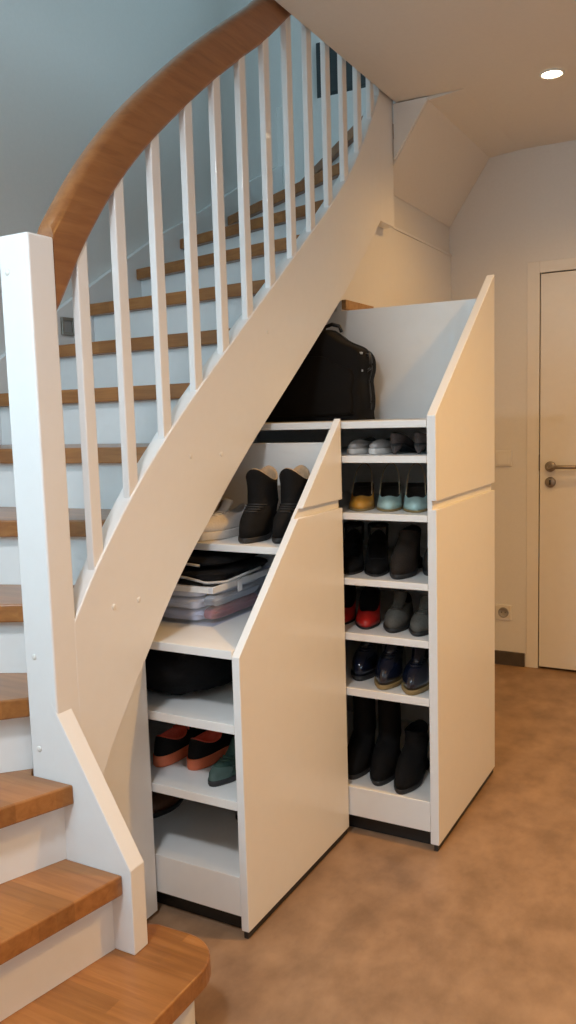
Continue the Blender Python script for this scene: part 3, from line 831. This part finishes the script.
fold((-1.402, 1.972, .811), (.070, .088, .015), 2, M['cloth_white'], 'white folded cloth in the middle of the storage box pile')
fold((-1.398, 1.972, .843), (.066, .085, .014), 3, M['cloth_white'], 'white folded cloth topmost in the storage box')
fold((-1.312, 2.03, .782), (.0275-.006, .125, .0175), 4, M['cloth_red'], 'dusty red folded cloth at the bottom of the storage box')
fold((-1.308, 2.03, .820), (.0265-.004, .125, .0155), 5, M['cloth_grey'], 'grey folded cloth lying on the dusty red one')
fold((-1.304, 2.03, .851), (.025-.002, .120, .0115), 6, M['cloth_grey'], 'pale-edged grey cloth topmost at the storage box end')

def black_pile(c, half, seed, label, edge):
    t = thing('black_garment', (c[0], c[1], c[2]-half[2]), label, 'garment', 'black garments on the storage box')
    blob('garment_body', c, half, seed, M['cloth_black'], t, .08, None, .5)
    pb = bmesh.new(); tube(pb, edge, .004, 8)
    obj('pale_edging', pb, M['piping'], t, True)
black_pile((-1.43, 2.055, .889), (.17, .165, .016), 11, 'black garment with pale edging lying directly on the storage box',
           [(-1.55, 1.895, .888), (-1.45, 1.886, .893), (-1.36, 1.884, .888), (-1.30, 1.888, .877), (-1.262, 1.93, .876), (-1.252, 2.02, .884), (-1.252, 2.10, .888)])
black_pile((-1.44, 2.07, .923), (.16, .155, .016), 14, 'upper black garment piled under the set-back shelf',
           [(-1.56, 1.925, .925), (-1.46, 1.916, .928), (-1.38, 1.914, .921), (-1.34, 1.916, .918)])

# ------------------------------------------------------------------ light
def area(name, loc, rot, sx, sy, power, col):
    d = bpy.data.lights.new(name, 'AREA'); d.shape = 'RECTANGLE'; d.size = sx; d.size_y = sy; d.energy = power; d.color = col
    o = bpy.data.objects.new(name, d); COL.objects.link(o); o.location = loc; o.rotation_euler = rot
    return o
area('daylight', ((WX0+WX1)/2, YB-.20, (WZ0+WZ1)/2+.05), (PI/2-.2, 0, 0), WX1-WX0, WZ1-WZ0, 31, (.48, .82, 1.0))
area('daylight', (XR+.25, (UX0+UX1)/2, (UZ0+UZ1)/2), (PI/2-.25, 0, PI/2), UX1-UX0, UZ1-UZ0, 62, (.58, .86, 1.0))
area('daylight', (XR+.22, .05, 1.62), (PI/2, 0, PI/2), .98, 1.26, 9, (.70, .88, 1.0))
w = bpy.data.worlds.new('sky'); scene.world = w; w.use_nodes = True
w.node_tree.nodes['Background'].inputs['Color'].default_value = (.6, .8, 1, 1)
w.node_tree.nodes['Background'].inputs['Strength'].default_value = 1.0

# ------------------------------------------------------------------ camera
cd = bpy.data.cameras.new('camera'); cam = bpy.data.objects.new('camera', cd); COL.objects.link(cam)
vy, vx, pc = Vector((750., 402.)), Vector((-1255., 460.)), Vector((288., 512.))
F = math.sqrt(-(vy-pc).dot(vx-pc))
cv = lambda p: Vector((p.x-pc.x, -(p.y-pc.y), -F))
ry = cv(vy).normalized(); rx = -cv(vx); rx = (rx - ry*rx.dot(ry)).normalized(); rz = rx.cross(ry)
cam.matrix_world = Matrix.Translation((0, 0, 1.33)) @ Matrix((rx, ry, rz)).to_4x4()
cd.sensor_fit = 'VERTICAL'; cd.sensor_height = 36; cd.lens = 36*F/1024; cd.clip_start = .05
scene.camera = cam
scene.view_settings.view_transform = 'Standard'; scene.view_settings.look = 'None'
scene.view_settings.exposure = 0.1; scene.view_settings.gamma = 1.0
scene.view_settings.use_curve_mapping = False
